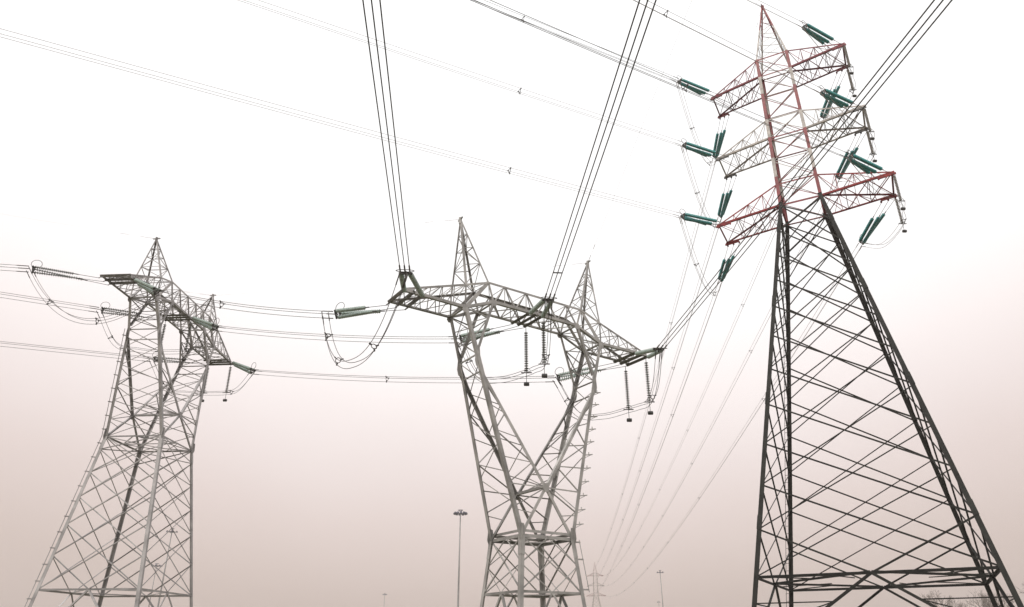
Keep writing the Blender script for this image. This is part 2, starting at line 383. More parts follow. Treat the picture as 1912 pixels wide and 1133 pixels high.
        B.tube([a2 + r0, lerp(a2, b2, .42) + r0 * 1.1], .02, 6)
        for t in (0.02, .16, .40): B.bar(lerp(a2, b2, t), lerp(a2, b2, t) + r0 * 1.1, .06, .07)
        B.build('climbing_rail', m, root)
    return root

GP = 'grey lattice pylons with a raised flat bridge'
SCc = dict(w=1.628, z1=6.546, g=1.905, zg=3.938, zc=9.058, wc=1.349, kx=4.096, ky=.926, zk=15.78, bxo=4.838, bxi=2.992, by=.831, zb=18.35, zti=20.31, zto=19.777, txi=3.362, xa=4.851, za=24.395, tipy=.877, tipz=.019, wy=1.41, gy=1.685, zbi=19.127)
SCl = dict(w=2.305, z1=15.087, g=3.594, zg=4.886, zc=17.233, wc=1.86, kx=3.968, ky=1.176, zk=22.6, bxo=4.904, bxi=2.737, by=1.009, zb=24.673, zti=26.72, zto=26.30, txi=3.32, xa=4.963, za=29.583, tipy=.943, tipz=-.1, wy=2.064, gy=3.362, zbi=25.275)
PC, YC = V((.983, 39.717, 0)), .5966
PL, YL = V((-26.628, 53.023, 0)), 1.5122
wineglass(PC, YC, SCc, 'galv', 'grey lattice pylon in the middle, its two arms opening in a wide V', [6.546, 3.938], 5, None, (1, -1), GP)
wineglass(PL, YL, SCl, 'galv2', 'grey lattice pylon at the left, seen side on, climbing rail up its outer leg', [15.087, 14.15, 12.5, 10.8, 8.98, 6.98, 4.886], 4, (-1, 1), None, GP)

# ------------------------------------------------------------------ red and white double circuit pylon
SR = dict(a1=1.395, a3=1.669, zT=(51.148, 44.095, 37.199), zB=(49.14, 42.086, 35.074), g=6.812, zg=5.491, zap=58.8, x=(5.925, 6.195, 7.0), py=(1.504, 1.598, 1.782), ry=1.0746, gy=7.271, ay=-.843)
PR, YR = V((24.876, 53.128, 0)), -.478
def rb(sx, sy, z):
    h = SR['a1'] + (SR['a3'] - SR['a1']) * (SR['zT'][0] - z) / (SR['zT'][0] - SR['zB'][2]); return V((sx * h, sy * h * SR['ry'], z))
def rl(sx, sy, z):
    t = (SR['zB'][2] - z) / (SR['zB'][2] - SR['zg']); a = rb(1, 1, SR['zB'][2])
    return V((sx * (a.x + (SR['g'] - a.x) * t), sy * (a.y + (SR['gy'] - a.y) * t), z))
def tipR(sx, sy, k): return V((sx * SR['x'][k], sy * SR['py'][k] + sx * SR['ay'], SR['zB'][k]))
def double_circuit(pos, rz, label, mats, group):
    root = empty('double_circuit_tower', pos, rz); tag(root, label, 'pylon', group)
    dark, bands, peakm, arms = mats
    zB3, zT1 = SR['zB'][2], SR['zT'][0]
    for sx in (-1, 1):
        for sy in (-1, 1):
            B = MB(); B.ang(rl(sx, sy, 0), rl(sx, sy, zB3 + .35), .30, (sx, sy, 0), .045, corner=True)
            for z in (32.4, 25.4, 17.3, 8.5): B.ang(rl(sx, sy, z) + V((sx, sy, 0)) * .02, rl(sx, sy, z + .9) + V((sx, sy, 0)) * .02, .33, (sx, sy, 0), .02, corner=True)
            B.box(rl(sx, sy, 0) + V((0, 0, .2)), (.6, 0, 0), (0, .6, 0), (0, 0, .2)); B.build('leg', dark, root)
            B = MB(); B.ang(rb(sx, sy, zB3 + .3), rb(sx, sy, zT1 + .1), .27, (sx, sy, 0), .04, corner=True); B.build('upper_leg', bands, root)
    lv = [35.074, 32.5, 30.1, 27.8, 25.4, 22.85, 20.1, 17.3, 14.35, 11.45, 8.5, 5.491]
    ul = [51.148, 49.14, 46.6, 44.095, 42.086, 39.6, 37.199, 35.074]
    for (ca, cb, o) in FACES:
        B = MB()
        a0, a1, b0, b1 = rl(*ca, lv[0]), rl(*ca, lv[-1]), rl(*cb, lv[0]), rl(*cb, lv[-1])
        cross(B, a0, a1, b0, b1, 0, .115, o, ts=[(lv[0] - z) / (lv[0] - lv[-1]) for z in lv], step=2, w2=.09)
        B.ang(rl(*ca, SR['zg']), rl(*cb, SR['zg']), .175, o, .03)
        mid = (rl(*ca, SR['zg']) + rl(*cb, SR['zg'])) / 2
        for c_ in (ca, cb):
            f = rl(*c_, .3); B.ang(mid, f, .17, o)
            for t in (.3, .62): B.ang(lerp(mid, f, t), rl(*c_, SR['zg'] - (SR['zg'] - .3) * t), .09, o); B.ang(lerp(mid, f, t), rl(*c_, SR['zg'] - (SR['zg'] - .3) * (t + .3)), .09, o)
        B.build('lower_face_bracing', dark, root)
        B = MB()
        cross(B, rb(*ca, ul[0]), rb(*ca, ul[-1]), rb(*cb, ul[0]), rb(*cb, ul[-1]), 0, .085, o, ts=[(ul[0] - z) / (ul[0] - ul[-1]) for z in ul], step=1)
        for z in SR['zT'] + SR['zB'] + (46.6, 39.6):
            B.ang(rb(*ca, z), rb(*cb, z), .13 if z not in (46.6, 39.6) else .08, o)
        B.build('upper_face_bracing', bands, root)
    B = MB(); c4 = [rl(*c, SR['zg']) for c in ((-1, -1), (1, -1), (1, 1), (-1, 1))]
    for i in range(4):
        p, q, r_ = c4[i], c4[(i + 1) % 4], c4[(i + 2) % 4]; B.ang((p + q) / 2, (q + r_) / 2, .14, (0, 0, -1)); B.ang(lerp(p, q, .3), lerp(p, q, .3) * .45 + (q + r_ + p + c4[(i + 3) % 4]) / 4 * .55, .08, (0, 0, -1))
        B.ang(q, ((p + q) / 2 + (q + r_) / 2) / 2, .09, (0, 0, -1))
    B.build('ring_frame', dark, root)
    # climbing rail on the rear left leg, safety wire inside
    B = MB(); B.tube([rl(-1, 1, .5) + V((-.3, 0, 0)), rl(-1, 1, 34) + V((-.3, 0, 0))], .02, 6)
    for i in range(60): p = rl(-1, 1, .8 + i * .56); B.bar(p, p + V((-.32, 0, 0)), .03, .03)
    B.build('climbing_rail', dark, root)
    # crossarms
    for k in range(3):
        for sx in (-1, 1):
            B = MB(); zT, zB = SR['zT'][k], SR['zB'][k]
            bt, tp = {}, {}
            for sy in (-1, 1):
                rB, rT, tip = rb(sx, sy, zB), rb(sx, sy, zT), tipR(sx, sy, k); bt[sy] = (rB, tip); tt = tip + V((-sx * .15, 0, .12)); tp[sy] = (rT, tt); o = (0, sy, 0)
                B.ang(rB, tip + V((sx * .12, 0, 0)), .17, (0, sy, -1), .03, corner=True); B.ang(rT, tt, .12, (0, sy, 1), .02, corner=True)
                n = 4
                for i in range(n):
                    t0, t1 = i / n, (i + 1) / n
                    if i: B.ang(lerp(*bt[sy], t0), lerp(*tp[sy], t0), .06, o)
                    if i < n - 1: B.ang(lerp(*tp[sy], t0), lerp(*bt[sy], t1), .065, o)
                    if i < 2: B.ang(lerp(*bt[sy], t0 + .125), lerp(*tp[sy], t1), .05, o)
            cross(B, *bt[-1], *bt[1], 3, .075, (0, 0, -1), True)
            B.ang(bt[-1][1], bt[1][1], .13, (sx, 0, 0), .02)
            zig(B, *tp[-1], *tp[1], 4, .055, (0, 0, 1), True)
            for t in (.33, .66): B.ang(lerp(*bt[-1], t), lerp(*tp[1], t), .05, (sx, 0, 0)); 
            arm = B.build('crossarm', arms[k], root)
            for sy in (-1, 1):
                b2 = MB(); p = bt[sy][1]; q = lerp(*bt[sy], .80)
                b2.bar(q + V((0, 0, -.11)), p + V((sx * .2, 0, -.11)), .12, .16)
                for t in (0, .5, 1): c = lerp(q, p, t) + V((0, sy * .08, -.2)); b2.plate(c, V((.08, 0, 0)), V((0, 0, .12)), .02)
                b2.build('attachment_plate', M['fit'] if k == 1 else arms[k], arm)
    # peak
    B = MB(); ap = V((0, 0, SR['zap'])); cs = [rb(*c, zT1) for c in ((-1, -1), (1, -1), (1, 1), (-1, 1))]; at = [ap + V((c.x * .05, c.y * .05, -.1)) for c in cs]
    ts = [0, .14, .27, .39, .50, .60, .70, .80, .9, 1]
    for i in range(4):
        j = (i + 1) % 4; o = (cs[i] + cs[j]) / 2; o.z = 0
        B.ang(cs[i], at[i], .12, (cs[i].x, cs[i].y, 0), .018, corner=True); zig(B, cs[i], at[i], cs[j], at[j], 9, .05, o, i % 2 == 1, i % 2, .04, ts=ts)
    B.bar(ap - V((0, 0, .35)), ap + V((0, 0, .1)), .22, .22); B.bar(ap + V((-.05, -.4, 0)), ap + V((.05, .4, 0)), .08, .08)
    B.build('peak', peakm, root)
    return root
double_circuit(PR, YR, 'tall pylon with red and white top, three pairs of crossarms and dark legs', (M['dark'], BANDS, PEAKM, (M['maroon'], M['white'], M['red'])), 'pylons with three pairs of crossarms')
PD = V((62.4, 590, 0))
double_circuit(PD, 0, 'tiny far pylon fading into the haze beside the foot of the middle pylon', (M['white'], M['white'], M['hazed'], (M['hazed'], M['white'], M['hazed'])), 'pylons with three pairs of crossarms')  # light colours all over, with the haze of distance painted in

# ------------------------------------------------------------------ local -> world
def W(P0, yaw, p):
    c, s = math.cos(yaw), math.sin(yaw); return V((P0.x + c * p[0] - s * p[1], P0.y + s * p[0] + c * p[1], p[2]))
wc = lambda *p: W(PC, YC, p)
wl = lambda *p: W(PL, YL, p)
wr = lambda *p: W(PR, YR, p)
wd = lambda *p: W(PD, 0, p)

# ------------------------------------------------------------------ insulators
def disc_profile(n, pitch, r, start, open_=False):
    pr = [(start, .02)]
    for i in range(n):
        d = start + i * pitch
        if open_:
            pr += [(d + .01, .034), (d + pitch * .42, .036), (d + pitch * .48, r), (d + pitch * .60, r * .97), (d + pitch * .66, .034)]; continue
        pr += [(d + .01, .045), (d + pitch * .42, .05), (d + pitch * .46, r), (d + pitch * .62, r * .96), (d + pitch * .72, .04)]
    pr.append((start + n * pitch, .02)); return pr
def insulator_set(A, E, ns, link, nd, rdisc, mglass, label, group, spread=.5, fan=None, ribs=False):
    """tension set: link rods at the steel, parallel glass strings, yoke plate and arcing ring at the wire end"""
    A, E = V(A), V(E); d = (E - A); Lt = d.length; d.normalize()
    side = d.cross(V((0, 0, 1))).normalized(); up = side.cross(d)
    root = empty('insulator_set', A); tag(root, label, 'insulator', group)
    if ns == 3: offs = [(-.20, .11), (.20, .11), (0, -.21)]
    else: offs = [(-.21, 0), (.21, 0)]
    fan = fan or [A + side * (s * spread) for s in ((-1, 1, 0) if ns == 3 else (-1, 1))]
    Ls = Lt - .35
    for (a, b), f in zip(offs, fan):
        e = E - d * .30 + side * a + up * b; f = V(f); dd = (e - f).normalized(); tot = (e - f).length
        B = MB(); B.tube([f, f + dd * link], .018, 5); B.bar(f + dd * (link - .3), f + dd * link, .05, .05)
        B.build('link_rod', M['fit'], root, A)
        B = MB(); p = (tot - link - .05) / nd; B.lathe(f + dd * link, e, disc_profile(nd, p, rdisc, 0, ribs), 12)
        B.build('glass_string', mglass, root, A, True)
        B = MB(); B.bar(e - dd * .06, e + d * .08, .06, .06); B.build('end_clamp', M['fit'], root, A)
    B = MB(); c = E - d * .24
    if ns == 3:
        pts = [c + side * a * 1.35 + up * b * 1.35 for a, b in offs]
        for i in range(3): B.bar(pts[i], pts[(i + 1) % 3], .07, .05, d)
        for p in pts: B.bar(p, c, .05, .04, d)
    else:
        B.bar(c - side * .32, c + side * .32, .10, .10, d); B.bar(c + up * .12, c - up * .16, .08, .05, d)
    B.build('yoke_plate', M['fit'], root, A)
    B = MB(); cc = E + up * .42 - d * .35; rad = .30
    if ns == 3: B.tube([cc + (d * math.cos(t) * 1.1 + up * math.sin(t)) * rad for t in [math.pi * (1.62 - i / 12 * 1.86) for i in range(13)]] + [E - d * .2], .018, 5)
    if ns == 2:
        B.tube([E + side * (math.cos(t) * .42) + d * (math.sin(t) * .22 + .05) + up * .06 for t in [2 * math.pi * i / 20 for i in range(20)]], .018, 5, True)
    B.build('arcing_horn', M['fit'], root, A)
    return root
def hanging_string(top, length, label, group, rd=.122, mk='cap'):
    top = V(top); root = empty('hanging_insulator', top); tag(root, label, 'insulator', group)
    q = top - V((0, 0, length)); B = MB(); B.tube([top + V((0, 0, .1)), top - V((0, 0, .22))], .02, 5); B.build('link_rod', M['fit'], root, top)
    B = MB(); L = length - .45; B.lathe(top - V((0, 0, .2)), q, disc_profile(17, L / 17, rd, 0, True), 12); B.build('glass_string', M[mk], root, top, True)
    B = MB(); c = q + V((0, 0, .2)); B.bar(c - V((.32, 0, 0)), c + V((.32, 0, 0)), .06, .05); B.tube([c, q - V((0, 0, .45))], .018, 5); B.build('clamp_bar', M['fit'], root, top)
    B = MB(); e = q - V((0, 0, .5)); B.lathe(e + V((-.16, 0, 0)), e + V((.16, 0, 0)), [(0, .09), (.03, .12), (.29, .12), (.32, .09)], 10); B.build('weight', M['fit'], root, top)
    B = MB(); B.tube([c + V((.05 + .18 * math.cos(t), .0, .12 + .16 * math.sin(t))) for t in [math.pi * i / 8 * 1.9 for i in range(9)]], .014, 5); B.build('arcing_horn', M['fit'], root, top)
    return root

# ------------------------------------------------------------------ wires
def bundle(path, n, r, mt, label, group, spacers=(), name='conductor_bundle', gap=.4, clamps=(True, True), cat='power line', flat=False):
    path = [V(p) for p in path]; root = empty(name, path[0]); tag(root, label, cat, group)
    offs = [(-gap / 2, gap * .29), (gap / 2, gap * .29), (0, -gap * .58)] if n == 3 and not flat else [(-gap * .55, 0), (0, 0), (gap * .55, 0)] if n == 3 else [(-gap / 2, 0), (gap / 2, 0)]
    fr = []; L = len(path)
    for i in range(L):
        a = (path[min(i + 1, L - 1)] - path[max(i - 1, 0)]).normalized(); s = a.cross(V((0, 0, 1)))
        if s.length < .2 and fr: s = fr[-1][1]
        s.normalize()
        if fr and s.dot(fr[-1][1]) < 0: s = -s
        fr.append((a, s, s.cross(a).normalized()))
    for a, b in offs:
        B = MB(); pts = [p + f[1] * a + f[2] * b for p, f in zip(path, fr)]
        B.tube(pts, r, 6)
        if clamps[0]: B.tube([pts[0], pts[0] + fr[0][0] * .7], r * 1.9, 6)
        if clamps[1]: B.tube([pts[-1], pts[-1] - fr[-1][0] * .7], r * 1.9, 6)
        B.build('conductor', M[mt], root, path[0], True)
    cum = [0]
    for p, q in zip(path[:-1], path[1:]): cum.append(cum[-1] + (q - p).length)
    for sd in spacers:
        i = max(k for k in range(L) if cum[k] <= sd); i = min(i, L - 2)
        p = lerp(path[i], path[i + 1], (sd - cum[i]) / (cum[i + 1] - cum[i])); f = fr[i]
        B = MB(); pts = [p + f[1] * a + f[2] * b for a, b in offs]
        if n == 3 and not flat:
            B.tube([p + (f[1] * math.cos(t) + f[2] * math.sin(t)) * gap * .36 for t in [2 * math.pi * k / 10 for k in range(10)]], .022, 5, True)
            for q in pts: B.bar(q + (q - p) * .25, p + (q - p) * .5, .06, .06, f[0])
        else: B.bar(pts[0], pts[-1], .05, .05, f[0])
        B.build('spacer', M['fit'], root, path[0])
    return root
def out_path(E, d, T, length, n=30):
    """wire leaving its insulators along d, sagging and rising again over a span of T"""
    E, d = V(E), V(d); s = d.z; pts = []
    for i in range(n + 1):
        t = length * (i / n) ** 1.25; p = E + d * t
        if s < 0: p.z = E.z + s * t + (-s / T) * t * t
        pts.append(p)
    return pts
def span(a, b, sag, n=24):
    a, b = V(a), V(b); return [lerp(a, b, i / n) - V((0, 0, 4 * sag * (i / n) * (1 - i / n))) for i in range(n + 1)]
def smooth_path(ctrl, n=10):
    c = [V(p) for p in ctrl]; c = [c[0] * 2 - c[1]] + c + [c[-1] * 2 - c[-2]]; pts = []
    for i in range(1, len(c) - 2):
        for k in range(n):
            t = k / n; p0, p1, p2, p3 = c[i - 1:i + 3]
            pts.append(.5 * ((2 * p1) + (p2 - p0) * t + (2 * p0 - 5 * p1 + 4 * p2 - p3) * t * t + (3 * p1 - p0 - 3 * p2 + p3) * t ** 3))
    pts.append(c[-2]); return pts

# attachment point A, wire end E of each tension set (world)
TS = dict(
 CFl=((-5.18, 34.47, 18.35), (-4.94, 30.01, 17.25)), CFc=((1.33, 38.94, 19.13), (1.93, 34.53, 17.99)), CFr=((8.13, 43.51, 18.35), (8.47, 39.14, 16.97)),
 CRl=((-6.17, 35.92, 18.35), (-10.21, 38.27, 18.83)), CRc=((.39, 40.32, 19.13), (-3.37, 43.13, 19.26)), CRr=((7.15, 44.96, 18.35), (2.93, 47.24, 18.05)),
 LFl=((-26.16, 44.93, 24.67), (-22.94, 42.54, 22.42)), LFc=((-25.63, 52.81, 25.28), (-22.21, 50.48, 23.28)), LFr=((-25.22, 61.0, 24.67), (-21.9, 58.5, 22.69)),
 LRl=((-28.04, 45.04, 24.67), (-32.49, 43.53, 24.65)), LRc=((-27.64, 52.93, 25.28), (-32.2, 51.79, 25.4)), LRr=((-27.1, 61.11, 24.67), (-31.61, 60.02, 24.4)),
 RFl1=((19.75, 55.04, 49.14), (15.33, 52.34, 48.67)), RFr1=((28.61, 48.55, 49.14), (24.42, 45.56, 48.43)),
 RFl2=((19.47, 55.08, 42.09), (15.05, 52.4, 41.5)), RFr2=((28.81, 48.34, 42.09), (24.58, 45.42, 41.29)),
 RFl3=((18.67, 55.28, 35.07), (14.24, 52.67, 34.33)), RFr3=((29.44, 47.81, 35.07), (25.18, 44.87, 34.59)),
 RRl1=((21.14, 57.71, 49.14), (21.39, 63.15, 47.83)), RRr1=((30.0, 51.22, 49.14), (30.15, 56.63, 47.71)),
 RRl2=((20.94, 57.91, 42.09), (21.07, 63.22, 40.65)), RRr2=((30.28, 51.18, 42.09), (30.28, 56.6, 40.66)),
 RRl3=((20.31, 58.45, 35.07), (20.36, 63.66, 33.67)), RRr3=((31.08, 50.97, 35.07), (30.92, 56.39, 33.66)))
DIR = dict(CFl=(.0815, -.9961, -.0346), CFc=(.0882, -.9956, -.032), CFr=(.092, -.9952, -.0336),
 LRl=(-.9324, -.3491, -.0933), LRc=(-.9183, -.3957, .0134), LRr=(-.923, -.3841, -.021),
 RFl1=(-.8452, -.5255, -.0973), RFr1=(-.8483, -.5195, -.1022), RFl2=(-.8476, -.5208, -.1021), RFr2=(-.8352, -.5436, -.0837),
 RFl3=(-.8466, -.5227, -.0999), RFr3=(-.8393, -.5368, -.0868))
GI = 'tension insulator sets of the grey pylons'; GIR = 'green tension insulators of the red and white pylon'
PCN = {'l': 'near left tip', 'c': 'bridge centre', 'r': 'far right tip'}
LCN = {'l': 'near tip', 'c': 'bridge centre', 'r': 'far tip'}
ARM = {'1': 'top', '2': 'middle', '3': 'bottom'}
XB = {'l': (-8.6, -8.05, -7.5), 'c': (-.6, -.15, .3), 'r': (7.5, 8.05, 8.6)}
for k, (A, E) in TS.items():
    A, E = V(A), V(E)
    if k[0] in 'CL':
        f = wc if k[0] == 'C' else wl; S_ = SCc if k[0] == 'C' else SCl
        yy = (S_['tipy'] if k[2] != 'c' else S_['by']) + .1; yy = -yy if k[1] == 'F' else yy; zz = (S_['zb'] + S_['tipz'] if k[2] != 'c' else S_['zbi']) - .14
        xs = XB[k[2]]; fan = [f(x, yy, zz) for x in xs]
        sd = (E - A).cross(V((0, 0, 1)))
        fan.sort(key=lambda p: p.dot(sd))
        if k[0] == 'C' and k[1] == 'F':
            insulator_set(A, E, 2, .35, 22, .135, M['glass'], 'pair of pale green insulators reaching forward from the middle pylon\'s %s' % PCN[k[2]], GI, fan=[fan[0], fan[2]])
        else:
            fan = [fan[0], fan[2], fan[1]]
            if k[0] == 'C': lb = 'triple ribbed insulator set reaching left from the middle pylon\'s %s' % PCN[k[2]]
            elif k[1] == 'F': lb = 'smooth green insulator set pointing right from the left pylon\'s %s' % LCN[k[2]]
            else: lb = 'ribbed grey insulator set pointing left from the left pylon\'s %s' % LCN[k[2]]
            link = {'CR': 1.75, 'LF': 1.0, 'LR': 1.65}[k[:2]]
            insulator_set(A, E, 3, link, 21 if k[1] == 'F' else 19, .125 if k[1] == 'F' else .118 if k[0] == 'C' else .10, M['glass'] if k[:2] != 'LR' else M['cap'], lb, GI, fan=fan, ribs=k[1] == 'R')
    else:
        kk = int(k[3]) - 1; sx = -1 if k[2] == 'l' else 1; sy = -1 if k[1] == 'F' else 1; t = tipR(sx, sy, kk); r0 = rb(sx, sy, SR['zB'][kk])
        fan = [wr(*(lerp(r0, t, q) + V((0, sy * .1, -.28)))) for q in (.80, .90, 1.0)]
        sd = (E - A).cross(V((0, 0, 1))); fan.sort(key=lambda p: p.dot(sd)); fan = [fan[0], fan[2], fan[1]]
        lb = 'dark green insulator set %s the %s %s crossarm of the tall pylon' % ('drawn out leftward from' if k[1] == 'F' else 'slanting away behind', ARM[k[3]], 'left' if k[2] == 'l' else 'right')
        insulator_set(A, E, 3, 1.55 if k[1] == 'F' else 1.9, 24, .15, M['teal'], lb, GIR, fan=fan)

# conductors running out over the camera and away
GW = 'three wire conductor bundles'; 
for k, wd_ in (('CFl', 'near left tip'), ('CFc', 'bridge centre'), ('CFr', 'far right tip')):
    bundle(out_path(TS[k][1], DIR[k], 160, 190), 3, .0215, 'wire', 'thick black triple wires running overhead from the middle pylon\'s %s' % wd_, GW, (3.2,) if k == 'CFc' else (60,), clamps=(True, False), flat=True)
for k, wd_ in (('LRl', 'near tip'), ('LRc', 'bridge centre'), ('LRr', 'far tip')):
    bundle(out_path(TS[k][1], DIR[k], 260, 150), 3, .016, 'wire', 'triple wires leaving to the left from the left pylon\'s %s' % wd_, GW, (30,), clamps=(True, False))
for k in ('RFl1', 'RFr1', 'RFl2', 'RFr2', 'RFl3', 'RFr3'):
    near = k == 'RFr3'
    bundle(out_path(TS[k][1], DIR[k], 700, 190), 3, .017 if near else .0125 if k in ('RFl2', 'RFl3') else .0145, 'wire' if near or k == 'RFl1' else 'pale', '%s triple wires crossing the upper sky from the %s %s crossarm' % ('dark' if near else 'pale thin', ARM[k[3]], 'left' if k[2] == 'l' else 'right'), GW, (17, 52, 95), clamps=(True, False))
for k, a, s in (('l', 'nearest and highest', .30), ('c', 'middle one', .30), ('r', 'farthest and lowest', .35)):
    P = span(TS['LF' + k][1], TS['CR' + k][1], s); L = (P[0] - P[-1]).length
    bundle(P, 3, .016, 'wire', 'triple wires between the two grey pylons, the %s of three spans' % a, GW, (L * (.4 if k == 'l' else .5),))
for k, sag in (('RRl1', 9), ('RRl2', 9), ('RRl3', 9), ('RRr1', 9), ('RRr2', 9), ('RRr3', 9)):
    sx = -1 if k[2] == 'l' else 1; i = int(k[3]) - 1
    b = wd(*(tipR(sx, -1, i) + V((0, -3, -.5))))
    # wires with denser points near the pylon
    a = V(TS[k][1]); pts = [lerp(a, b, (j / 40) ** 1.5) for j in range(41)]
    pts = [p - V((0, 0, 4 * sag * (j / 40) ** 1.5 * (1 - (j / 40) ** 1.5))) for j, p in enumerate(pts)]
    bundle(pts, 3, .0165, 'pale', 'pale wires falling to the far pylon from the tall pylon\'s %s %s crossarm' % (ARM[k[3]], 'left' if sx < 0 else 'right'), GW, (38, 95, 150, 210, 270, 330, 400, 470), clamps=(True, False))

# hanging insulators and jumper loops
GH = 'insulators hanging straight down with a weight'; GJ = 'jumper loops'
def H(p, L, lb, *k): hanging_string(p, L, lb, GH, *k)
yb, yt = SCc['by'] + .05, SCc['tipy'] + .08
hc = [wc(.42, yb, SCc['zbi'] - .2), wc(.42, -yb, SCc['zbi'] - .2)]
hr = [wc(8.45, yt, SCc['zb'] - .25), wc(8.45, -yt, SCc['zb'] - .25)]
H(hc[0], 3.0, 'left of two insulators hanging under the centre of the middle pylon\'s bridge')
H(hc[1], 3.0, 'right of two insulators hanging under the centre of the middle pylon\'s bridge')
H(hr[0], 3.05, 'left of two insulators hanging below the middle pylon\'s far right tip')
H(hr[1], 3.05, 'right of two insulators hanging below the middle pylon\'s far right tip')
ybl, ytl = SCl['by'] + .05, SCl['tipy'] + .08
lc = [wl(.35, ybl, SCl['zbi'] - .2), wl(.35, -ybl, SCl['zbi'] - .2)]
lr = [wl(8.45, ytl, SCl['zb'] - .3), wl(8.45, -ytl, SCl['zb'] - .3)]
H(lc[0], 2.75, 'insulator hanging inside the left pylon, just beside its thick upright leg')
H(lc[1], 2.75, 'insulator hanging inside the left pylon, well right of its thick upright leg')
H(lr[0], 2.8, 'insulator hanging behind the right hand leg of the left pylon, mostly hidden by steel')
H(lr[1], 2.8, 'insulator hanging free below the right hand tip of the left pylon')
hR = {}
for i, a in enumerate(('top', 'middle', 'bottom')):
    for sy, b in ((-1, 'front'), (1, 'rear')):
        p = wr(*(tipR(1, sy, i) + V((.02, sy * .1, -.15)))); hR[(i, sy)] = p
        H(p, 2.75, 'insulator hanging from the %s corner of the tall pylon\'s %s right crossarm' % (b, a), .115, 'pcap')
low = lambda p, L: V(p) - V((0, 0, L - .2))
J = 'conductor_jumper'
jd = (V(TS['LFl'][1]) - V(TS['CRl'][1])).normalized() * .7
bundle([lerp(V(TS['CRl'][1]) + jd, TS['CFl'][1], i / 28) - V((0, 0, 3.75 * (1 - abs(2 * i / 28 - 1) ** 2.5))) for i in range(29)], 3, .017, 'wire', 'deep loop of three wires outside the near left tip of the middle pylon', GJ, (2.0, 4.9, 9.6), J, .4)
for k, hh, dz, lb in (('c', hc, 3.0, 'wire loop passing under the centre of the middle pylon\'s bridge'), ('r', hr, 3.05, 'wire loop passing under the far right tip of the middle pylon')):
    a, b = V(TS['CR' + k][1]), V(TS['CF' + k][1]); h0, h1 = low(hh[0], dz), low(hh[1], dz)
    bundle(smooth_path([a, lerp(a, h0, .3) - V((0, 0, 1.75)), lerp(a, h0, .65) - V((0, 0, 1.2)), h0, lerp(h0, h1, .5) - V((0, 0, .05)), h1, lerp(h1, b, .55) - V((0, 0, .75)), b]), 3, .016, 'wire', lb, GJ, (1.8, 9.5), J, .36)
a, b = V(TS['LRl'][1]), V(TS['LFl'][1]); bundle(span(a, b, 2.9), 3, .015, 'wire', 'wire loop hanging below the near tip of the left pylon', GJ, (3.4, 7.5), J, .36)
for k, hh, dz, lb in (('c', lc, 2.75, 'wire loop hanging through the opening of the left pylon'), ('r', lr, 2.8, 'wire loop hanging below the right hand tip of the left pylon')):
    a, b = V(TS['LR' + k][1]), V(TS['LF' + k][1]); h0, h1 = low(hh[0], dz), low(hh[1], dz)
    bundle(smooth_path([a, lerp(a, h0, .35) - V((0, 0, 1.6)), lerp(a, h0, .7) - V((0, 0, .9)), h0, h1, lerp(h1, b, .5) - V((0, 0, .6)), b]), 3, .015, 'wire', lb, GJ, (2.5, 9.), J, .34)
for i, a_ in enumerate(('top', 'middle', 'bottom')):
    n = str(i + 1)
    bundle(span(TS['RFl' + n][1], TS['RRl' + n][1], 3.7), 3, .015, 'pale', 'pale wire loop outside the %s left crossarm of the tall pylon' % a_, GJ, (4.6, 10.5), J, .36)
    a, b = V(TS['RFr' + n][1]), V(TS['RRr' + n][1]); h0, h1 = low(hR[(i, -1)], 2.75), low(hR[(i, 1)], 2.75)
    bundle(smooth_path([a, lerp(a, h0, .5) - V((0, 0, 1.0)), h0, lerp(h0, h1, .5), h1, lerp(h1, b, .5) - V((0, 0, 1.0)), b]), 3, .015, 'pale', 'pale wire loop round the tip of the tall pylon\'s %s right crossarm' % a_, GJ, (9.5,), J, .36)

# earth wires
def earth(path, lb, r=.0045):
    B = MB(); B.tube(path, r, 5)
    p0 = V(path[0]); d = (V(path[1]) - p0).normalized(); B.tube([p0, p0 + d * 1.1], r * 3.2, 6); B.tube([p0 + d * 1.9, p0 + d * 2.5], r * 3.2, 6)
    o = B.build('earth_wire', M['pale'], None, path[0]); tag(o, lb, 'earth wire', 'thin earth wires')
apC = {s: wc(s * SCc['xa'], 0, SCc['za']) for s in (-1, 1)}; apL = {s: wl(s * SCl['xa'], 0, SCl['za']) for s in (-1, 1)}
apR, apD = wr(0, 0, SR['zap']), wd(0, 0, SR['zap'])
for s, a, b in ((-1, 'left', 'near'), (1, 'right', 'far')):
    if s > 0: earth(out_path(apC[s], (.0882, -.9956, -.02), 220, 190), 'thin wire running overhead from the %s peak of the middle pylon' % a)
    earth(span(apC[s], apL[s], .15), 'thin wire from the %s peak of the middle pylon to the left pylon\'s %s peak' % (a, b), .003)
    earth(out_path(apL[s], (-.921, -.39, -.02), 260, 150), 'thin wire leaving to the left from the %s peak of the left pylon' % b, .003)
earth(out_path(apR, (-.8452, -.5255, -.085), 700, 190), 'thin wire drawn to the left from the top of the red and white pylon')
earth(span(apR, apD, 7, 40), 'thin wire falling from the top of the red and white pylon to the far pylon')

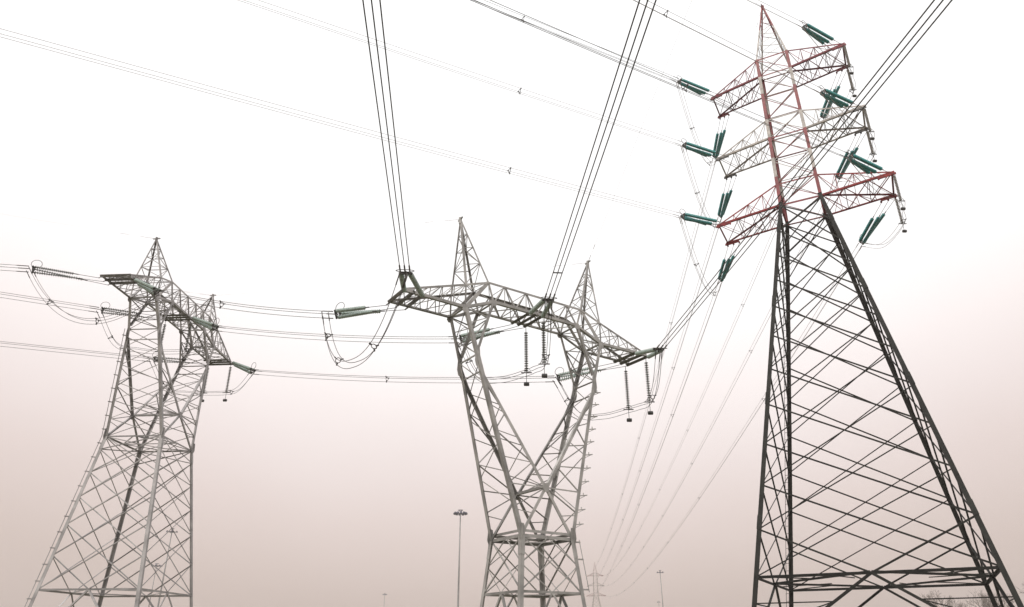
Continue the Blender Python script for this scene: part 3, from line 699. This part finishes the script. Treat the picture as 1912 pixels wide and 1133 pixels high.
# ------------------------------------------------------------------ floodlight masts
def light_mast(x, y, h, nl, label, r_ring=1.1):
    root = empty('floodlight_mast', (x, y, 0)); tag(root, label, 'light mast', 'tall floodlight masts')
    B = MB(); B.lathe((0, 0, 0), (0, 0, h), [(0, .34), (.3, .34), (.32, .27), (h * .5, .20), (h, .12)], 12); B.build('pole', M['mast'], root, smooth=True)
    B = MB(); z = h - .5
    B.tube([V((math.cos(t) * r_ring, math.sin(t) * r_ring, z)) for t in [2 * math.pi * i / 24 for i in range(24)]], .06, 6, True)
    B.tube([V((math.cos(t) * r_ring * .45, math.sin(t) * r_ring * .45, h + .35)) for t in [2 * math.pi * i / 16 for i in range(16)]], .05, 6, True)
    for i in range(6):
        t = math.pi * i / 3; c = V((math.cos(t), math.sin(t), 0)); B.bar((0, 0, z), c * r_ring + V((0, 0, z)), .07, .07); B.bar(c * .1 + V((0, 0, h)), c * r_ring * .45 + V((0, 0, h + .35)), .05, .05)
    B.build('head_frame', M['lamp'], root)
    for i in range(nl):
        t = 2 * math.pi * (i + .3) / nl; c = V((math.cos(t), math.sin(t), 0)); tang = V((-c.y, c.x, 0)); up = (V((0, 0, 1)) - c * .55).normalized(); fwd = up.cross(tang)
        p = c * (r_ring + .22) + V((0, 0, z + .1)); B = MB(); B.box(p, tang * .24, up * .22, fwd * .13); B.bar(p - fwd * .1, c * r_ring + V((0, 0, z)), .06, .06); B.build('floodlight', M['lamp'], root)
    return root
light_mast(-12.1, 173.9, 29.7, 12, 'tall floodlight mast standing alone just left of the middle pylon', 1.25)
light_mast(-90.7, 201.8, 29.7, 4, 'floodlight mast seen through the steel of the left pylon, the higher of two', 1.0)
light_mast(-134.8, 292.4, 29.7, 8, 'pale floodlight mast seen low through the steel of the left pylon', 1.6)
light_mast(-76.6, 469.1, 29.7, 6, 'tiny faint floodlight mast at the bottom edge between the two grey pylons', 1.0)
light_mast(62.1, 327.4, 29.7, 6, 'small floodlight mast between the middle pylon and the red and white pylon', 1.1)
light_mast(104.4, 565.3, 29.7, 4, 'tiniest floodlight mast, just its head above the bottom edge beside a taller one', .9)

# ------------------------------------------------------------------ bare trees at the lower right
def bare_tree(x, y, h, seed, label):
    rnd = random.Random(seed); root = empty('bare_tree', (x, y, 0)); tag(root, label, 'tree', 'bare trees at the lower right')
    T = MB(); K = MB()
    def grow(p, d, L, r, lev):
        q = p + d * L; m_ = lerp(p, q, .5) + V((rnd.uniform(-1, 1), rnd.uniform(-1, 1), 0)) * L * .05
        (T if lev < 3 else K).tube([p, m_, q], [r, r * .85, r * .68], 5 if lev < 3 else 3)
        if lev >= 6: return
        n = 3 if lev < 5 else 4
        for i in range(n):
            a = rnd.uniform(0, 6.28); tilt = rnd.uniform(.35, .8); s = d.orthogonal().normalized(); t_ = d.cross(s)
            nd = (d * math.cos(tilt) + (s * math.cos(a) + t_ * math.sin(a)) * math.sin(tilt) + V((0, 0, .12))).normalized()
            grow(lerp(p, q, rnd.uniform(.6, 1)), nd, L * rnd.uniform(.62, .82), max(r * .58, .012), lev + 1)
    grow(V((0, 0, 0)), V((0, 0, 1)), h * .27, h * .018, 0)
    T.build('trunk', M['bark'], root); K.build('crown', M['bark'], root)
bare_tree(105, 157, 20, 1, 'bare tree at the right edge, behind the outer leg of the tall pylon')
bare_tree(98, 181, 17.5, 2, 'bare tree low behind the legs of the tall pylon, the leftmost')
bare_tree(106, 183, 17.5, 3, 'bare tree low between the two right legs of the tall pylon')
bare_tree(114, 186, 18, 4, 'bare tree low behind the outermost leg of the tall pylon, next the edge tree')

# ------------------------------------------------------------------ ground and haze
B = MB(); n = 24; s_ = 1100
for j in range(n + 1):
    for i in range(n + 1):
        x, y = -s_ + 2 * s_ * i / n, -500 + 1900 * j / n; B.v.append(V((x, y, 0)))
for j in range(n):
    for i in range(n): k = j * (n + 1) + i; B.f.append((k, k + 1, k + n + 2, k + n + 1))
o = B.build('ground', M['ground']); o['kind'] = 'structure'
hz = bpy.data.materials.new('haze'); hz.use_nodes = True; t = hz.node_tree; t.nodes.clear()
ho = t.nodes.new('ShaderNodeOutputMaterial'); pv = t.nodes.new('ShaderNodeVolumePrincipled')
pv.inputs['Color'].default_value = (.96, .86, .80, 1); pv.inputs['Density'].default_value = .0006; pv.inputs['Anisotropy'].default_value = .2
t.links.new(pv.outputs[0], ho.inputs['Volume'])
B = MB(); B.box((0, 450, 34), (1150, 0, 0), (0, 1000, 0), (0, 0, 35)); o = B.build('haze', hz); o['kind'] = 'stuff'
